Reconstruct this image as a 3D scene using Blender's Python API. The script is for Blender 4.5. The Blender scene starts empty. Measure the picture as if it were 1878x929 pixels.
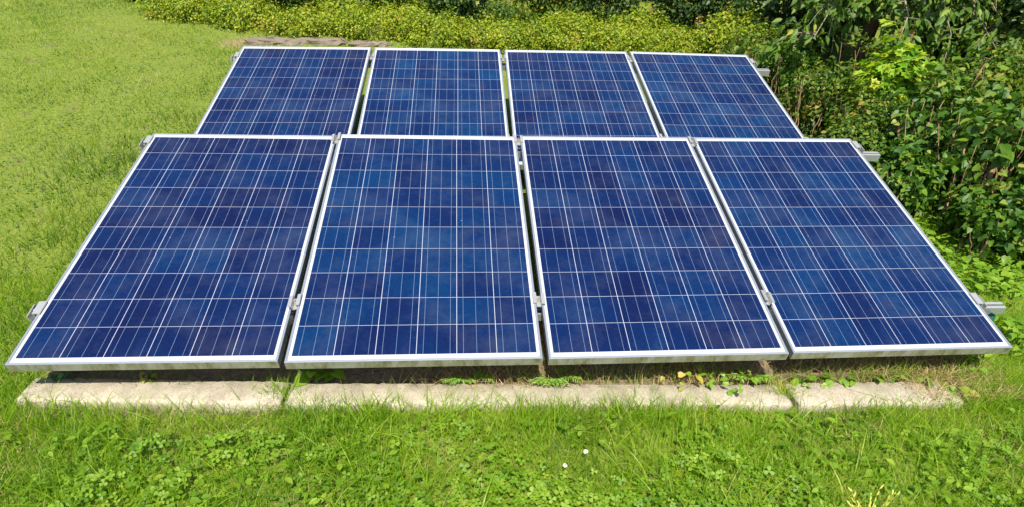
import bpy, math, random
import numpy as np
from mathutils import Matrix, Vector
rng = np.random.default_rng(7); random.seed(7)
R = math.radians
SC = bpy.context.scene
COL = SC.collection

# ---------------------------------------------------------------- camera
cam = bpy.data.cameras.new('camera'); co = bpy.data.objects.new('camera', cam); COL.objects.link(co)
cam.lens = 21.946; cam.sensor_width = 36; cam.shift_x = -.0069; cam.shift_y = .07475
cam.clip_start = .05; cam.clip_end = 2000
CM = Matrix(((0.996097, 0.01568, -0.086858, 1.70621), (-0.083193, 0.495482, -0.864625, -2.09036),
             (0.029479, 0.868477, 0.494853, 1.32129), (0, 0, 0, 1)))
co.matrix_world = CM
SC.camera = co
# ---------------------------------------------------------------- light
SUN_EL, SUN_AZ = 54, 6        # azimuth: degrees to the left of straight behind the camera
w = bpy.data.worlds.new('World'); SC.world = w; w.use_nodes = True
nt = w.node_tree; bg = nt.nodes['Background']
sky = nt.nodes.new('ShaderNodeTexSky'); sky.sky_type = 'NISHITA'; sky.sun_disc = False
sd = Vector((-math.sin(R(SUN_AZ)) * math.cos(R(SUN_EL)), -math.cos(R(SUN_AZ)) * math.cos(R(SUN_EL)), math.sin(R(SUN_EL))))
sky.sun_elevation = R(SUN_EL); sky.sun_rotation = math.atan2(sd.x, sd.y)
nt.links.new(sky.outputs[0], bg.inputs[0]); bg.inputs[1].default_value = .10
sl = bpy.data.lights.new('sun', 'SUN'); sl.energy = 4.9; sl.angle = R(.53); sl.color = (1, .94, .82)
so = bpy.data.objects.new('sun', sl); COL.objects.link(so)
so.rotation_euler = sd.to_track_quat('Z', 'Y').to_euler()
SC.view_settings.view_transform = 'Standard'; SC.view_settings.look = 'None'
SC.view_settings.exposure = .80; SC.view_settings.gamma = 1
SC.cycles.max_bounces = 6; SC.cycles.transparent_max_bounces = 6

# ---------------------------------------------------------------- helpers
def tag(o, label=None, cat=None, group=None, kind=None):
    if label: o['label'] = label
    if cat: o['category'] = cat
    if group: o['group'] = group
    if kind: o['kind'] = kind
    return o

def link(name, me, mats=(), parent=None):
    o = bpy.data.objects.new(name, me); COL.objects.link(o)
    for m in (mats if isinstance(mats, (list, tuple)) else [mats]): me.materials.append(m)
    if parent: o.parent = parent
    return o

def empty(name, loc=(0, 0, 0)):
    o = bpy.data.objects.new(name, None); COL.objects.link(o); o.location = loc
    o.empty_display_size = .1
    return o

def mesh(name, V, F, tint=None, smooth=False, midx=None):
    """V (n,3); F: array (m,k) or a list of such arrays"""
    me = bpy.data.meshes.new(name)
    Fs = F if isinstance(F, list) else [F]
    Fs = [np.asarray(f, dtype=np.int32) for f in Fs if len(f)]
    V = np.asarray(V, dtype=np.float32)
    nl = sum(f.size for f in Fs); nf = sum(len(f) for f in Fs)
    me.vertices.add(len(V)); me.vertices.foreach_set('co', V.ravel())
    me.loops.add(nl); me.loops.foreach_set('vertex_index', np.concatenate([f.ravel() for f in Fs]))
    tot = np.concatenate([np.full(len(f), f.shape[1], np.int32) for f in Fs])
    st = np.concatenate([[0], np.cumsum(tot)[:-1]]).astype(np.int32)
    me.polygons.add(nf); me.polygons.foreach_set('loop_start', st)
    if midx is not None: me.polygons.foreach_set('material_index', np.asarray(midx, np.int32))
    if smooth: me.polygons.foreach_set('use_smooth', np.ones(nf, bool))
    me.update(calc_edges=True)
    if tint is not None:
        a = me.attributes.new('tint', 'FLOAT', 'POINT'); a.data.foreach_set('value', np.asarray(tint, np.float32))
    return me

class MB:
    """collects quads / ngons for small built objects"""
    def __init__(s): s.v = []; s.f = []; s.m = []
    def add(s, v, f, m=0):
        n = len(s.v); s.v += [tuple(p) for p in v]; s.f += [tuple(i + n for i in q) for q in f]; s.m += [m] * len(f)
    def box(s, x0, x1, y0, y1, z0, z1, m=0):
        v = [(x, y, z) for z in (z0, z1) for y in (y0, y1) for x in (x0, x1)]
        s.add(v, [(0, 2, 3, 1), (4, 5, 7, 6), (0, 1, 5, 4), (2, 6, 7, 3), (0, 4, 6, 2), (1, 3, 7, 5)], m)
    def extrude_x(s, prof, x0, x1, m=0, caps=True):
        n = len(prof)
        v = [(x0, a, b) for a, b in prof] + [(x1, a, b) for a, b in prof]
        f = [(i, n + i, n + (i + 1) % n, (i + 1) % n) for i in range(n)]
        if caps: f += [tuple(range(n)), tuple(range(2 * n - 1, n - 1, -1))]
        s.add(v, f, m)
    def extrude_y(s, prof, y0, y1, m=0):
        n = len(prof)
        v = [(a, y0, b) for a, b in prof] + [(a, y1, b) for a, b in prof]
        f = [(i, (i + 1) % n, n + (i + 1) % n, n + i) for i in range(n)]
        f += [tuple(range(n - 1, -1, -1)), tuple(range(n, 2 * n))]
        s.add(v, f, m)
    def cyl(s, c, r, h, n=10, m=0):
        v = [(c[0] + r * math.cos(2 * math.pi * i / n), c[1] + r * math.sin(2 * math.pi * i / n), c[2] + z) for z in (0, h) for i in range(n)]
        f = [(i, (i + 1) % n, n + (i + 1) % n, n + i) for i in range(n)] + [tuple(range(n - 1, -1, -1)), tuple(range(n, 2 * n))]
        s.add(v, f, m)
    def tube(s, pts, rad, n=6, m=0):
        pts = [Vector(p) for p in pts]; V = []; up = Vector((.13, .2, 1)).normalized()
        for i, p in enumerate(pts):
            d = (pts[min(i + 1, len(pts) - 1)] - pts[max(i - 1, 0)]).normalized()
            a = d.cross(Vector((1, .1, .2))).normalized(); b = d.cross(a)
            r = rad[i] if hasattr(rad, '__len__') else rad
            V += [tuple(p + (a * math.cos(2 * math.pi * k / n) + b * math.sin(2 * math.pi * k / n)) * r) for k in range(n)]
        f = [(i * n + k, i * n + (k + 1) % n, (i + 1) * n + (k + 1) % n, (i + 1) * n + k) for i in range(len(pts) - 1) for k in range(n)]
        f += [tuple(range(n - 1, -1, -1)), tuple(range((len(pts) - 1) * n, len(pts) * n))]
        s.add(V, f, m)
    def me(s, name, smooth=False, bevel=0):
        me = bpy.data.meshes.new(name); me.from_pydata(s.v, [], s.f)
        me.polygons.foreach_set('material_index', s.m)
        if smooth: me.polygons.foreach_set('use_smooth', [True] * len(s.f))
        me.update(); return me

def sstep(a, b, x):
    t = np.clip((x - a) / (b - a), 0, 1); return t * t * (3 - 2 * t)

def G(x, y):
    """ground height"""
    x = np.asarray(x, float); y = np.asarray(y, float)
    z = -.190 - .010 * np.clip(x, -1, 6) + .158 * np.clip(y, 0, 9) + .07 * np.clip(y, -4, 0)
    z = z + .012 * np.sin(x * 2.1 + y * 1.3) * np.sin(y * 2.7 - x) * sstep(.3, -.4, y)
    z = z + .03 * np.sin(x * 1.1 + 1) * np.sin(y * .9) * sstep(0, -1.5, x) + .10 * sstep(4.9, 6.5, x) * sstep(0, 2, y)
    return z

# ---------------------------------------------------------------- node helpers
class NT:
    def __init__(s, name):
        s.m = bpy.data.materials.new(name); s.m.use_nodes = True; s.t = s.m.node_tree
        s.b = s.t.nodes['Principled BSDF']; s.out = s.t.nodes['Material Output']
    def n(s, kind, **kw):
        d = s.t.nodes.new(kind)
        for k, v in kw.items():
            if k.startswith('i_'):
                d.inputs[k[2:].replace('_', ' ')].default_value = v
            else: setattr(d, k, v)
        return d
    def l(s, a, b): s.t.links.new(a, b)
    def math(s, op, a, b=None, c=None):
        d = s.t.nodes.new('ShaderNodeMath'); d.operation = op
        for i, v in enumerate((a, b, c)):
            if v is None: continue
            if isinstance(v, (int, float)): d.inputs[i].default_value = v
            else: s.l(v, d.inputs[i])
        return d.outputs[0]
    def mix(s, f, a, b, blend='MIX'):
        d = s.t.nodes.new('ShaderNodeMix'); d.data_type = 'RGBA'; d.blend_type = blend
        for i, v in ((0, f), (6, a), (7, b)):
            if isinstance(v, (int, float)): d.inputs[i].default_value = v
            elif isinstance(v, tuple): d.inputs[i].default_value = (*v, 1) if len(v) == 3 else v
            else: s.l(v, d.inputs[i])
        return d.outputs[2]
    def ramp(s, f, stops):
        d = s.t.nodes.new('ShaderNodeValToRGB'); e = d.color_ramp.elements
        while len(e) < len(stops): e.new(.5)
        for k, (p, c) in enumerate(stops): e[k].position = p; e[k].color = (*c, 1)
        s.l(f, d.inputs[0]); return d.outputs[0]
    def noise(s, vec, scale, detail=4, rough=.55):
        d = s.n('ShaderNodeTexNoise'); d.inputs['Scale'].default_value = scale; d.inputs['Detail'].default_value = detail
        d.inputs['Roughness'].default_value = rough
        if vec is not None: s.l(vec, d.inputs['Vector'])
        return d.outputs['Fac']
    def obj(s): return s.n('ShaderNodeTexCoord').outputs['Object']
    def pos(s): return s.n('ShaderNodeNewGeometry').outputs['Position']
    def bump(s, h, strength=.3, dist=.01):
        d = s.n('ShaderNodeBump'); d.inputs['Strength'].default_value = strength; d.inputs['Distance'].default_value = dist
        s.l(h, d.inputs['Height']); s.l(d.outputs[0], s.b.inputs['Normal'])
    def set(s, **kw):
        for k, v in kw.items():
            i = s.b.inputs[k.replace('_', ' ')]
            if isinstance(v, (int, float)): i.default_value = v
            elif isinstance(v, tuple): i.default_value = (*v, 1) if len(v) == 3 else v
            else: s.l(v, i)
        return s

def leaf_mat(name, stops, rough=.45, trans=.32, spec=.4, gain=1.5):
    t = NT(name)
    a = t.n('ShaderNodeAttribute', attribute_name='tint')
    c = t.ramp(a.outputs['Fac'], stops)
    t.set(Base_Color=c, Roughness=rough); t.b.inputs['Specular IOR Level'].default_value = spec
    tr = t.n('ShaderNodeBsdfTranslucent'); tc = t.mix(1.0, c, (gain, gain * 1.05, gain * .45), 'MULTIPLY'); t.l(tc, tr.inputs[0])
    mx = t.n('ShaderNodeMixShader'); mx.inputs[0].default_value = trans
    t.l(t.b.outputs[0], mx.inputs[1]); t.l(tr.outputs[0], mx.inputs[2]); t.l(mx.outputs[0], t.out.inputs[0])
    return t.m

M = {}
M['lawn'] = leaf_mat('lawn grass', [(0, (.05, .12, .009)), (.3, (.12, .225, .012)), (.62, (.22, .32, .020)), (.84, (.33, .36, .045)), (1, (.43, .37, .15))], .5, .45, .3)
M['grass'] = leaf_mat('meadow grass', [(0, (.09, .19, .010)), (.4, (.19, .33, .014)), (.75, (.29, .42, .022)), (.92, (.39, .43, .05)), (1, (.47, .40, .16))], .42, .48, .35)
M['clover'] = leaf_mat('clover leaf', [(0, (.07, .16, .010)), (.5, (.155, .285, .016)), (1, (.27, .38, .035))], .5, .42, .3)
M['straw'] = leaf_mat('dry grass', [(0, (.16, .10, .045)), (.5, (.34, .24, .11)), (.85, (.50, .38, .2)), (1, (.14, .2, .03))], .6, .2, .2)
M['lime'] = leaf_mat('yellow green foliage', [(0, (.06, .13, .010)), (.3, (.16, .235, .011)), (.7, (.27, .32, .015)), (.985, (.36, .38, .03)), (1, (.40, .24, .07))], .5, .3, .3)
M['dark'] = leaf_mat('dark foliage', [(0, (.018, .045, .012)), (.5, (.04, .09, .018)), (.9, (.09, .15, .025)), (1, (.2, .22, .03))], .45, .25, .35)
M['blue'] = leaf_mat('bluish conifer foliage', [(0, (.02, .05, .024)), (.6, (.045, .10, .04)), (1, (.10, .16, .055))], .5, .2, .3)
M['heart'] = leaf_mat('hedge leaf', [(0, (.022, .07, .009)), (.5, (.062, .145, .014)), (.85, (.14, .24, .022)), (1, (.24, .27, .05))], .46, .34, .3)
M['small'] = leaf_mat('small hedge leaf', [(0, (.022, .065, .009)), (.45, (.075, .145, .013)), (.85, (.19, .26, .024)), (1, (.34, .24, .06))], .48, .38, .3)
M['maple'] = leaf_mat('maple leaf', [(0, (.12, .27, .014)), (.6, (.24, .40, .020)), (1, (.42, .46, .04))], .45, .4, .35)
M['cherry'] = leaf_mat('cherry leaf', [(0, (.035, .09, .012)), (.5, (.085, .165, .018)), (.88, (.17, .25, .03)), (.97, (.3, .33, .04)), (1, (.35, .2, .05))], .48, .36, .28)
M['ivy'] = leaf_mat('ivy leaf', [(0, (.018, .06, .012)), (.6, (.045, .12, .018)), (1, (.12, .22, .03))], .38, .2, .5)
M['weed'] = leaf_mat('weed leaf', [(0, (.08, .18, .012)), (.6, (.16, .30, .018)), (1, (.25, .34, .04))], .45, .35, .4)
M['yellowing'] = leaf_mat('yellowing leaf', [(0, (.14, .26, .02)), (.5, (.3, .34, .04)), (1, (.45, .34, .08))], .5, .35, .3)
M['yellowstem'] = leaf_mat('yellow stems', [(0, (.42, .42, .06)), (1, (.60, .58, .16))], .5, .35, .3)
M['rust'] = leaf_mat('rusty seed heads', [(0, (.3, .16, .06)), (1, (.5, .33, .17))], .7, .25, .2)
M['petal'] = leaf_mat('white petals', [(0, (.72, .7, .62)), (1, (.85, .85, .8))], .6, .3, .2, 1.0)

def bark(name, c1, c2, sc=30):
    t = NT(name); n = t.noise(t.obj(), sc, 5, .7)
    t.set(Base_Color=t.ramp(n, [(.3, c1), (.7, c2)]), Roughness=.85); t.bump(n, .6, .01); return t.m
M['bark'] = bark('brown bark', (.05, .03, .018), (.20, .12, .07))
M['stem'] = bark('pale dry stems', (.14, .09, .05), (.42, .31, .19))
M['redstem'] = bark('reddish dry stems', (.13, .07, .035), (.42, .27, .15))
M['twig'] = bark('grey twigs', (.10, .08, .05), (.30, .25, .18))

def ground_mat():
    t = NT('soil and short turf'); p = t.pos()
    n1 = t.noise(p, 1.3, 4); n2 = t.noise(p, 45, 5, .7); n3 = t.noise(p, 9, 4)
    g = t.ramp(n2, [(.3, (.08, .12, .010)), (.5, (.15, .205, .014)), (.72, (.22, .26, .03))])
    s = t.ramp(n2, [(.3, (.07, .05, .028)), (.7, (.24, .18, .11))])
    c = t.mix(t.ramp(n3, [(.58, (0, 0, 0)), (.78, (.8, .8, .8))]), g, s)
    # reddish bare patch behind the left corner of the rear row
    sp = t.n('ShaderNodeSeparateXYZ'); t.l(p, sp.inputs[0])
    dx = t.math('DIVIDE', t.math('SUBTRACT', sp.outputs[0], -.45), .35); dy = t.math('DIVIDE', t.math('SUBTRACT', sp.outputs[1], 5.15), .28)
    d = t.math('ADD', t.math('MULTIPLY', dx, dx), t.math('MULTIPLY', dy, dy)); d = t.math('ADD', d, t.math('MULTIPLY', n3, 1.4))
    k = t.n('ShaderNodeMapRange'); k.inputs[1].default_value = .9; k.inputs[2].default_value = 1.7; k.inputs[3].default_value = .7; k.inputs[4].default_value = 0; t.l(d, k.inputs[0])
    c = t.mix(k.outputs[0], c, t.ramp(n2, [(.3, (.16, .09, .05)), (.7, (.42, .29, .18))]))
    # dry soil strip under the panels
    bx = t.math('MULTIPLY', t.math('LESS_THAN', t.math('ABSOLUTE', t.math('SUBTRACT', sp.outputs[0], 2.0)), 2.0), t.math('LESS_THAN', t.math('ABSOLUTE', t.math('SUBTRACT', sp.outputs[1], .35)), .4))
    c = t.mix(bx, c, t.ramp(n2, [(.3, (.10, .07, .045)), (.7, (.30, .23, .15))]))
    t.set(Base_Color=c, Roughness=.95); t.bump(n2, .8, .03); return t.m
M['ground'] = ground_mat()

def concrete(name, c1, c2, c3, algae=.0):
    t = NT(name); p = t.obj(); n = t.noise(p, 14, 6, .65); f = t.noise(p, 160, 3, .7); b = t.noise(p, 4, 3)
    c = t.mix(.45, t.ramp(n, [(.28, c1), (.55, c2), (.8, c3)]), t.ramp(f, [(.3, c1), (.7, c3)]))
    if algae:
        sp = t.n('ShaderNodeSeparateXYZ'); t.l(p, sp.inputs[0])
        k = t.n('ShaderNodeMapRange'); k.inputs[1].default_value = -.012; k.inputs[2].default_value = -.075; k.inputs[3].default_value = 0; k.inputs[4].default_value = 1
        t.l(t.math('ADD', sp.outputs[2], t.math('MULTIPLY', t.math('SUBTRACT', n, .5), .12)), k.inputs[0])
        c = t.mix(t.math('MULTIPLY', k.outputs[0], algae), c, (.17, .135, .08))
        c = t.mix(t.ramp(t.noise(p, 6, 6, .7), [(.55, (0, 0, 0)), (.72, (.42, .42, .42))]), c, (.20, .155, .09))
    vp = t.n('ShaderNodeTexVoronoi'); vp.inputs['Scale'].default_value = 90; t.l(p, vp.inputs['Vector'])
    pit = t.ramp(vp.outputs['Distance'], [(.10, (0, 0, 0)), (.22, (1, 1, 1))])
    c = t.mix(t.math('MULTIPLY', t.math('SUBTRACT', 1, pit), .35), c, tuple(v * .4 for v in c1))
    t.set(Base_Color=c, Roughness=.92); t.bump(t.math('ADD', t.math('ADD', f, t.math('MULTIPLY', n, 1.2)), pit), .8, .005); return t.m
M['kerb'] = concrete('pale weathered concrete', (.26, .215, .15), (.44, .385, .295), (.57, .51, .41), .8)
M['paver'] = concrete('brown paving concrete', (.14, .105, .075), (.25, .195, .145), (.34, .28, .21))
M['rock'] = concrete('grey brown rock', (.07, .05, .035), (.17, .135, .095), (.30, .26, .20))

def alu(name, base, dirty=False):
    t = NT(name); p = t.obj()
    n = t.noise(p, 60, 3); c = t.ramp(n, [(.3, tuple(v * .93 for v in base)), (.7, base)])
    if dirty:
        mp = t.n('ShaderNodeMapping'); mp.inputs['Scale'].default_value = (38, 8, 14); t.l(p, mp.inputs[0])
        s = t.noise(mp.outputs[0], 1, 5, .7); b = t.noise(p, 5, 3)
        k = t.math('MULTIPLY', t.ramp(s, [(.28, (.35, .35, .35)), (.62, (1, 1, 1))]), t.ramp(b, [(.3, (.45, .45, .45)), (.6, (.95, .95, .95))]))
        c = t.mix(k, tuple(v * .8 for v in base), t.ramp(s, [(.3, (.24, .235, .15)), (.55, (.15, .15, .06)), (.75, (.075, .065, .03))]))
        t.set(Base_Color=c, Metallic=.15, Roughness=.62)
    else:
        t.set(Base_Color=c, Metallic=.45, Roughness=.38)
    return t.m
M['alu'] = alu('anodised aluminium', (.31, .345, .40))
M['alu_dirty'] = alu('algae stained aluminium', (.42, .42, .38), True)
M['clamp'] = alu('dull clamp aluminium', (.42, .43, .44))
M['bolt'] = alu('stainless bolt', (.45, .39, .30))
t = NT('green painted steel'); n = t.noise(t.obj(), 25, 4)
t.set(Base_Color=t.ramp(n, [(.3, (.012, .075, .05)), (.7, (.03, .13, .085))]), Roughness=.45); M['green'] = t.m
t = NT('white backsheet'); t.set(Base_Color=(.78, .79, .80), Roughness=.5); M['back'] = t.m

CP = .1585   # cell pitch
def cell_mat():
    t = NT('polycrystalline solar cells under glass'); p = t.obj()
    sp = t.n('ShaderNodeSeparateXYZ'); t.l(p, sp.inputs[0])
    u = t.math('DIVIDE', t.math('ADD', sp.outputs[0], 3 * CP), CP); v = t.math('DIVIDE', t.math('ADD', sp.outputs[1], 5 * CP), CP)
    fu = t.math('FRACT', u); fv = t.math('FRACT', v); iu = t.math('FLOOR', u); iv = t.math('FLOOR', v)
    at = t.n('ShaderNodeAttribute', attribute_name='seed', attribute_type='OBJECT')
    hu = t.n('ShaderNodeAttribute', attribute_name='blueness', attribute_type='OBJECT')
    cb = t.n('ShaderNodeCombineXYZ'); t.l(iu, cb.inputs[0]); t.l(iv, cb.inputs[1]); t.l(at.outputs['Fac'], cb.inputs[2])
    wn = t.n('ShaderNodeTexWhiteNoise'); t.l(cb.outputs[0], wn.inputs[0])
    pv = t.n('ShaderNodeVectorMath', operation='ADD'); t.l(p, pv.inputs[0]); t.l(wn.outputs['Color'], pv.inputs[1])
    vo = t.n('ShaderNodeTexVoronoi'); vo.inputs['Scale'].default_value = 95; t.l(pv.outputs[0], vo.inputs['Vector'])
    big = t.noise(pv.outputs[0], 4.5, 1); fine = t.noise(p, 2.2, 2, .5)
    # hue walk: cell to cell, a soft drift inside each cell, the module's own batch
    k = t.math('ADD', t.math('MULTIPLY', wn.outputs['Value'], .33), t.math('MULTIPLY', t.math('SUBTRACT', big, .5), .28))
    k = t.math('ADD', k, t.math('MULTIPLY', t.math('SUBTRACT', fine, .5), .75))
    k = t.math('ADD', k, hu.outputs['Fac'])
    vc = t.n('ShaderNodeSeparateColor'); t.l(vo.outputs['Color'], vc.inputs[0])
    k = t.math('ADD', k, t.math('MULTIPLY', t.math('SUBTRACT', vc.outputs[0], .5), .17))
    cell = t.ramp(k, [(0, (.0024, .0054, .040)), (.33, (.0014, .0120, .064)), (.66, (.0013, .0250, .090)), (1, (.0017, .044, .114))])
    # silver bus ribbons and cell gaps
    e1 = t.math('LESS_THAN', t.math('MINIMUM', fu, t.math('SUBTRACT', 1, fu)), .0068)
    e2 = t.math('LESS_THAN', t.math('MINIMUM', fv, t.math('SUBTRACT', 1, fv)), .0055)
    gap = t.math('MAXIMUM', e1, e2)
    bus = None
    for q in (1 / 6, .5, 5 / 6):
        b = t.math('LESS_THAN', t.math('ABSOLUTE', t.math('SUBTRACT', fu, q)), .0042); bus = b if bus is None else t.math('MAXIMUM', bus, b)
    c = t.mix(gap, cell, (.38, .40, .47)); c = t.mix(bus, c, (.13, .18, .28))
    au = t.math('ABSOLUTE', sp.outputs[0]); av = t.math('ABSOLUTE', sp.outputs[1])
    edge = t.math('MAXIMUM', t.math('GREATER_THAN', au, 3 * CP - .0005), t.math('GREATER_THAN', av, 5 * CP - .0005))
    c = t.mix(edge, c, (.42, .43, .445))
    # dust and dried rain spots
    sv = t.n('ShaderNodeTexVoronoi'); sv.inputs['Scale'].default_value = 16; t.l(p, sv.inputs['Vector'])
    sc_ = t.n('ShaderNodeSeparateColor'); t.l(sv.outputs['Color'], sc_.inputs[0])
    spot = t.math('MULTIPLY', t.math('LESS_THAN', sv.outputs['Distance'], t.math('MULTIPLY', sc_.outputs[1], .05)), t.math('GREATER_THAN', sc_.outputs[0], .86))
    c = t.mix(t.math('MULTIPLY', spot, .5), c, (.5, .52, .55))
    dust = t.noise(p, 3.5, 5, .7)
    c = t.mix(t.math('MULTIPLY', t.ramp(dust, [(.45, (0, 0, 0)), (.8, (1, 1, 1))]), .05), c, (.45, .45, .42))
    t.set(Base_Color=c, Roughness=.4); t.b.inputs['Specular IOR Level'].default_value = .12
    t.b.inputs['Coat Weight'].default_value = .5; t.b.inputs['Coat Roughness'].default_value = .07; t.b.inputs['Coat IOR'].default_value = 1.33
    return t.m
M['cell'] = cell_mat()

# ---------------------------------------------------------------- ground
def axis(fine0, fine1, step, far):
    a = np.arange(fine0, fine1 + 1e-6, step); out = []; d = step
    x = fine1
    while x < far: d *= 1.35; x += d; out.append(x)
    lo = []; d = step; x = fine0
    while x > -far: d *= 1.35; x -= d; lo.append(x)
    return np.concatenate([lo[::-1], a, out])
gx = axis(-7, 10, .12, 300); gy = axis(-3, 10, .12, 300)
X, Y = np.meshgrid(gx, gy); Z = G(X, Y)
nx, ny = len(gx), len(gy); idx = np.arange(nx * ny).reshape(ny, nx)
gf = np.stack([idx[:-1, :-1], idx[:-1, 1:], idx[1:, 1:], idx[1:, :-1]], -1).reshape(-1, 4)
tag(link('ground', mesh('ground', np.stack([X, Y, Z], -1).reshape(-1, 3), gf, smooth=True), M['ground']), 'earth and short turf under the lawn and the panels', 'ground', kind='structure')

# ---------------------------------------------------------------- solar panels
TILT = Matrix.Rotation(R(18), 4, 'X')
PW, PH = .992, 1.650
POSES = [
 ((0.4992, 0.838, -0.01), ((0.99993, 0.01097, -0.00327), (-0.01094, 0.9999, 0.00884), (0.00336, -0.0088, 0.99996))),
 ((1.5176, 0.8066, 0.0144), ((1.0, 0.0026, 0.00158), (-0.00261, 0.99998, 0.00615), (-0.00157, -0.00615, 0.99998))),
 ((2.5351, 0.8113, 0.0093), ((0.99999, 0.00139, -0.005), (-0.00139, 1.0, -0.00123), (0.005, 0.00124, 0.99999))),
 ((3.5651, 0.8441, -0.0137), ((0.99998, -0.00637, -0.00105), (0.00635, 0.99992, -0.01086), (0.00112, 0.01085, 0.99994))),
 ((0.4998, 2.6262, -0.3056), ((0.99968, 0.01561, -0.01995), (-0.0156, 0.99988, 0.00034), (0.01996, -3e-05, 0.9998))),
 ((1.5255, 2.6148, -0.2897), ((0.99993, 0.0046, -0.01074), (-0.00458, 0.99999, 0.00162), (0.01075, -0.00157, 0.99994))),
 ((2.5458, 2.6065, -0.2739), ((0.99983, 0.01191, -0.01426), (-0.0118, 0.9999, 0.00759), (0.01435, -0.00742, 0.99987))),
 ((3.5699, 2.6, -0.2734), ((0.99998, 0.00197, 0.00628), (-0.00197, 1.0, -1e-05), (-0.00628, -0.0, 0.99998)))]
def frame_mesh():
    prof = [(0, -.04), (0, -.0012), (.0012, 0), (.004, 0), (.0047, -.0007), (.0054, 0), (.0090, 0), (.0098, -.001), (.0098, -.008), (.002, -.008), (.002, -.0375), (.028, -.0375), (.028, -.04)]
    n = len(prof); V = []; F = []; mi = []
    for sx, sy in ((-1, -1), (1, -1), (1, 1), (-1, 1)):
        V += [(sx * (PW / 2 - d), sy * (PH / 2 - d), z) for d, z in prof]
    for c in range(4):
        d = (c + 1) % 4
        for i in range(n):
            j = (i + 1) % n
            F.append((c * n + i, d * n + i, d * n + j, c * n + j)); mi.append(1 if (c == 0 and i == 0) else 0)
    me = bpy.data.meshes.new('frame'); me.from_pydata(V, [], F); me.polygons.foreach_set('material_index', mi); me.update()
    import bmesh
    bm = bmesh.new(); bm.from_mesh(me); bmesh.ops.recalc_face_normals(bm, faces=bm.faces); bm.to_mesh(me); bm.free()
    return me
fme = frame_mesh(); fme.materials.append(M['alu']); fme.materials.append(M['alu_dirty'])
mb = MB(); mb.box(-PW / 2 + .0090, PW / 2 - .0090, -PH / 2 + .0090, PH / 2 - .0090, -.0072, -.0028)
lme = mb.me('cell_sheet')
for k, f in enumerate(lme.polygons): f.material_index = 0 if f.normal.z > .5 else 1
lme.materials.append(M['cell']); lme.materials.append(M['back'])
mb = MB(); mb.box(-.06, .06, .58, .67, -.030, -.0075); jme = mb.me('junction_box')
t = NT('black plastic'); t.set(Base_Color=(.02, .02, .02), Roughness=.5); jme.materials.append(t.m)
PL = ['front row solar panel at its far left, dark navy cells, above the first kerb stone',
      'front row solar panel second from the left, brighter blue mottled cells',
      'front row solar panel third from the left, navy cells with a blue patch',
      'front row solar panel at its far right, beside the green post and hedge',
      'rear row solar panel at its far left, beside the mown lawn and rocks',
      'rear row solar panel second from the left, bright blue cells',
      'rear row solar panel third from the left, mixed navy and purple cells',
      'rear row solar panel at its far right, next to the shrubs']
for k, (loc, rot) in enumerate(POSES):
    root = empty('solar_panel')
    root.matrix_world = TILT @ (Matrix.Translation(loc) @ Matrix(rot).to_4x4())
    tag(root, PL[k], 'solar panel', 'solar panels mounted in two rows')
    f = bpy.data.objects.new('frame', fme); COL.objects.link(f); f.parent = root
    s = bpy.data.objects.new('cell_sheet', lme); COL.objects.link(s); s.parent = root
    s['seed'] = float(k * 3.7 + 1.3); s['blueness'] = (.05, .24, .08, .20, .06, .27, .11, .20)[k]
    j = bpy.data.objects.new('junction_box', jme); COL.objects.link(j); j.parent = root

# ---------------------------------------------------------------- mounting racks
def rail_me(x0, x1):
    m = MB(); w, h = .020, .042; s = .0055
    prof = [(-w, -h), (w, -h), (w, 0), (s, 0), (s, -.012), (.012, -.012), (.012, -.024), (-.012, -.024), (-.012, -.012), (-s, -.012), (-s, 0), (-w, 0)]
    # split into convex strips so that the slot stays open
    n = len(prof); v = [(x0, a, b) for a, b in prof] + [(x1, a, b) for a, b in prof]
    m.add(v, [(i, n + i, n + (i + 1) % n, (i + 1) % n) for i in range(n)])
    cap = [(0, 1, 6, 7), (1, 2, 5, 6), (2, 3, 4, 5), (0, 7, 8, 11), (8, 9, 10, 11)]
    m.add(v, [tuple(q) for q in cap] + [tuple(n + i for i in q[::-1]) for q in cap])
    return m.me('rail')
def mid_clamp_me():   # trough clamp: two lips resting on the frames, web in between
    m = MB()
    L = .032
    prof = [(-.026, .001), (-.026, .006), (-.0105, .006), (-.0105, -.016), (.0105, -.016), (.0105, .006), (.026, .006), (.026, .001), (.014, .001), (.014, -.020), (-.014, -.020), (-.014, .001)]
    n = len(prof)
    v = [(a, y, b) for y in (-L, L) for a, b in prof]
    m.add(v, [(i, (i + 1) % n, n + (i + 1) % n, n + i) for i in range(n)])
    cap = [(0, 1, 2, 11), (2, 3, 10, 11), (3, 4, 9, 10), (4, 5, 8, 9), (5, 6, 7, 8)]
    m.add(v, [tuple(q) for q in cap] + [tuple(n + i for i in q[::-1]) for q in cap])
    return m.me('mid_clamp')
def end_clamp_me():   # Z clamp, lip towards -x (over the frame)
    m = MB(); L = .035
    prof = [(-.012, .001), (-.012, .006), (.018, .006), (.018, -.044), (.046, -.044), (.046, -.010), (.042, -.010), (.042, -.048), (.012, -.048), (.012, .001)]
    n = len(prof); v = [(a, y, b) for y in (-L, L) for a, b in prof]
    m.add(v, [(i, (i + 1) % n, n + (i + 1) % n, n + i) for i in range(n)])
    cap = [(0, 1, 2, 9), (2, 3, 8, 9), (3, 4, 7, 8), (4, 5, 6, 7)]
    m.add(v, [tuple(q) for q in cap] + [tuple(n + i for i in q[::-1]) for q in cap])
    return m.me('end_clamp')
def bolt_me():
    m = MB(); m.cyl((0, 0, -.045), .004, .052, 8); m.cyl((0, 0, -.0155), .0095, .003, 14); m.cyl((0, 0, -.013), .0072, .009, 6); return m.me('bolt')
mc, ec, bo = mid_clamp_me(), end_clamp_me(), bolt_me()
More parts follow.
